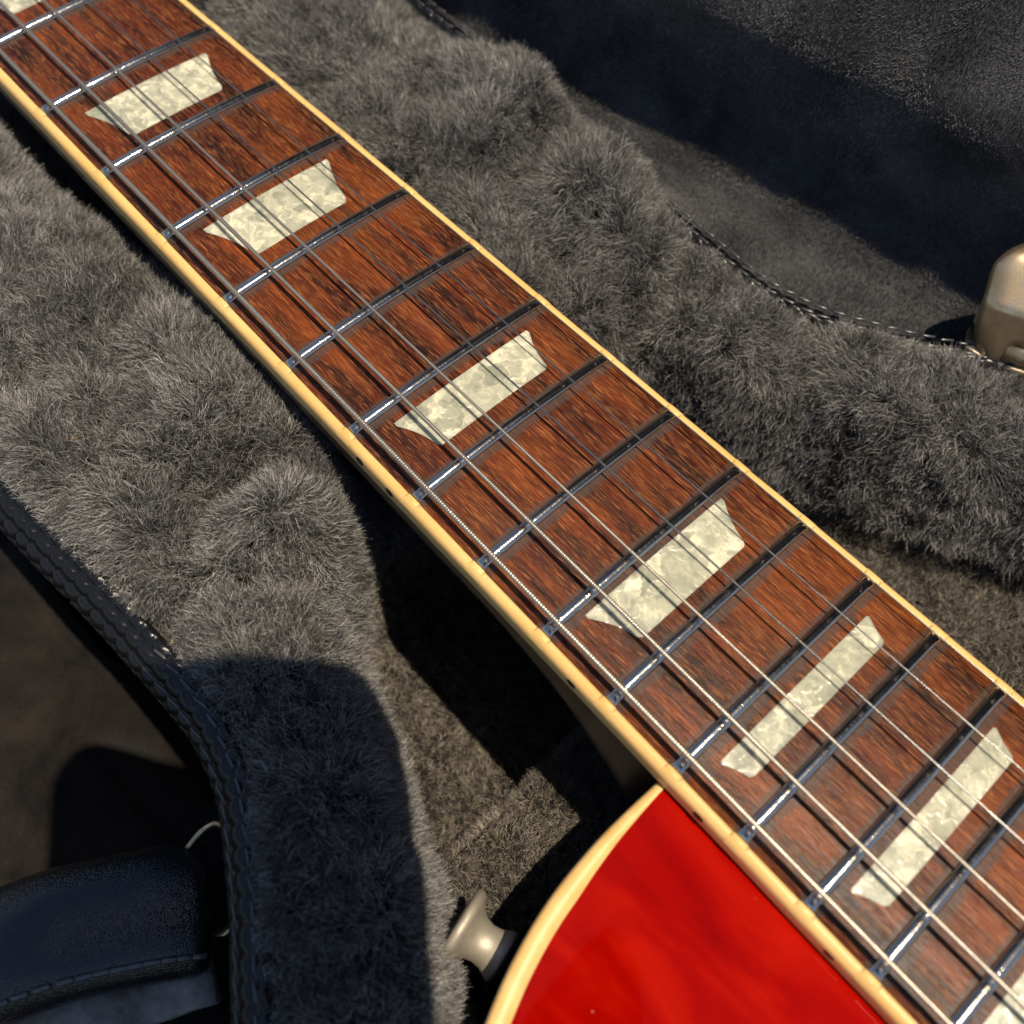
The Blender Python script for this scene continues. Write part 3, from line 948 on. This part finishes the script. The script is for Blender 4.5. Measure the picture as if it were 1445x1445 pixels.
tag(body, 'dark mahogany sides of the body')
BW = np.clip(1.4 + 0.09 * (np.abs(OUT[:, 1]) - 27), 1.4, 3.4)
def insv(w): return inset(OUT, 1.0) * 0 + np.array([OUT[k] + (inset(OUT, sgn * 1.0)[k] - OUT[k]) * w[k] for k in range(n_)])
one = ins(1.0) - OUT
bind_rows = [z3(OUT + one * 0.05, B0 - 8.25), z3(OUT - one * 0.1, B0 - 7.6), z3(OUT - one * 0.12, B0 - 1.6), z3(OUT + one * 0.1, B0 - 0.8), z3(OUT + one * 0.5, B0 - 0.25), z3(OUT + one * 1.0, B0 - 0.05), z3(OUT + one * BW[:, None], B0 + 0.02), z3(OUT + one * (BW[:, None] + 0.1), B0 - 0.6)]
bb = grid('body_binding', np.stack(bind_rows), M_BIND, guitar, cv=True); recalc(bb)
# carved red top as inward rings
cen = np.array([170.0, -10.0])
In = OUT + one * (BW[:, None] + 0.02)
tr = []
for s in (0, 0.01, 0.03, 0.06, 0.1, 0.16, 0.25, 0.4, 0.6, 0.8, 0.96):
    P = In + (cen - In) * s
    zz = ez(In) * 1.0 - 0.02 - 0.35 * np.exp(-((s - 0.05) / 0.04) ** 2) + (-4.72 - ez(In)) * sstep(s / 0.3)
    tr.append(z3(P, np.minimum(zz, -4.7)))
tp = grid('body_top', np.stack(tr), M_RED, guitar, cv=True)
bm = bmesh.new(); bm.from_mesh(tp.data); bm.verts.ensure_lookup_table()
bm.faces.new([bm.verts[(len(tr) - 1) * n_ + k] for k in range(n_)])
bmesh.ops.recalc_face_normals(bm, faces=bm.faces); bm.to_mesh(tp.data); bm.free()
for p in (tp,):
    if p.data.polygons[-1].normal.z < 0: p.data.flip_normals()
tag(tp, 'glossy cherry red body top')

# strap button on the shoulder
bc = Vector((65.8, -60.5, -31)); bd = Vector((-0.955, -0.25, 0.10)).normalized()
def lathe(name, prof, mat, parent, seg=40):
    a = bd.cross(Vector((0, 0, 1))).normalized(); b = a.cross(bd)
    rows = [[bc + bd * h + a * (math.cos(k * 2 * math.pi / seg) * r_) + b * (math.sin(k * 2 * math.pi / seg) * r_) for k in range(seg)] for h, r_ in prof]
    return loft(name, rows, mat, parent)
sb_ = lathe('strap_button', [(0.8, 4.6), (1.2, 4.75), (2.0, 4.4), (3.4, 3.7), (5.0, 3.5), (6.6, 3.9), (7.8, 5.0), (8.5, 6.3), (8.9, 6.9), (9.5, 7.2), (10.2, 7.15), (10.6, 6.6), (10.7, 5.0), (10.3, 3.0), (10.2, 0.3)], M_BUTTON, guitar)
tag(sb_, 'dull nickel strap button')
fw = lathe('felt_washer', [(-0.5, 6.3), (0.0, 6.5), (0.7, 6.4), (0.8, 5.0)], M_FELT, guitar)

# ------------------------------------------------------------------ loose bits and the phone taking the picture
def crumb(x, y, z, r_, label):
    me = bpy.data.meshes.new('crumb'); bm = bmesh.new()
    bmesh.ops.create_icosphere(bm, subdivisions=2, radius=r_ * MM)
    for v in bm.verts: v.co *= 1 + 0.35 * random.uniform(-1, 1)
    for v in bm.verts: v.co.x *= 1.4
    bm.to_mesh(me); bm.free()
    o = link('crumb', me, M_CRUMB)
    o.location = Vector((x, y, z)) * MM
    o.rotation_euler = (0.3, 0.4, random.uniform(0, 3))
    tag(o, label, 'crumb')
for x, y, dz, r_, lb in ((-55.0, -62.0, 2.2, 0.38, 'tiny beige crumb lying on the grey plush beside the neck'), (-12.5, -71.0, 1.2, 0.42, 'tiny orange crumb caught between plush and black edging')):
    crumb(x, y, float(lining_z(x, y)) + dz, r_, lb)

def phone():
    M_ = cam.matrix_world
    x0, x1, y0, y1 = -53.0, 23.0, -98.0, 53.0
    rad = 11.0
    ring = []
    for cx, cy, a0 in ((x1 - rad, y1 - rad, 0), (x0 + rad, y1 - rad, 90), (x0 + rad, y0 + rad, 180), (x1 - rad, y0 + rad, 270)):
        for k in range(9):
            a = math.radians(a0 + 90 * k / 8)
            ring.append((cx + rad * math.cos(a), cy + rad * math.sin(a)))
    rows = []
    cx, cy = (x0 + x1) / 2, (y0 + y1) / 2
    for dz, s in ((2.0, 0.97), (2.6, 1.0), (9.4, 1.0), (10.0, 0.97)):
        rows.append([tuple((M_ @ (Vector((cx + (px - cx) * s, cy + (py - cy) * s, dz)) * MM)) / MM) for px, py in ring])
    o = loft('phone', rows, M_PHONE, None)
    tag(o, 'black phone held above the open guitar case', 'phone')
phone()
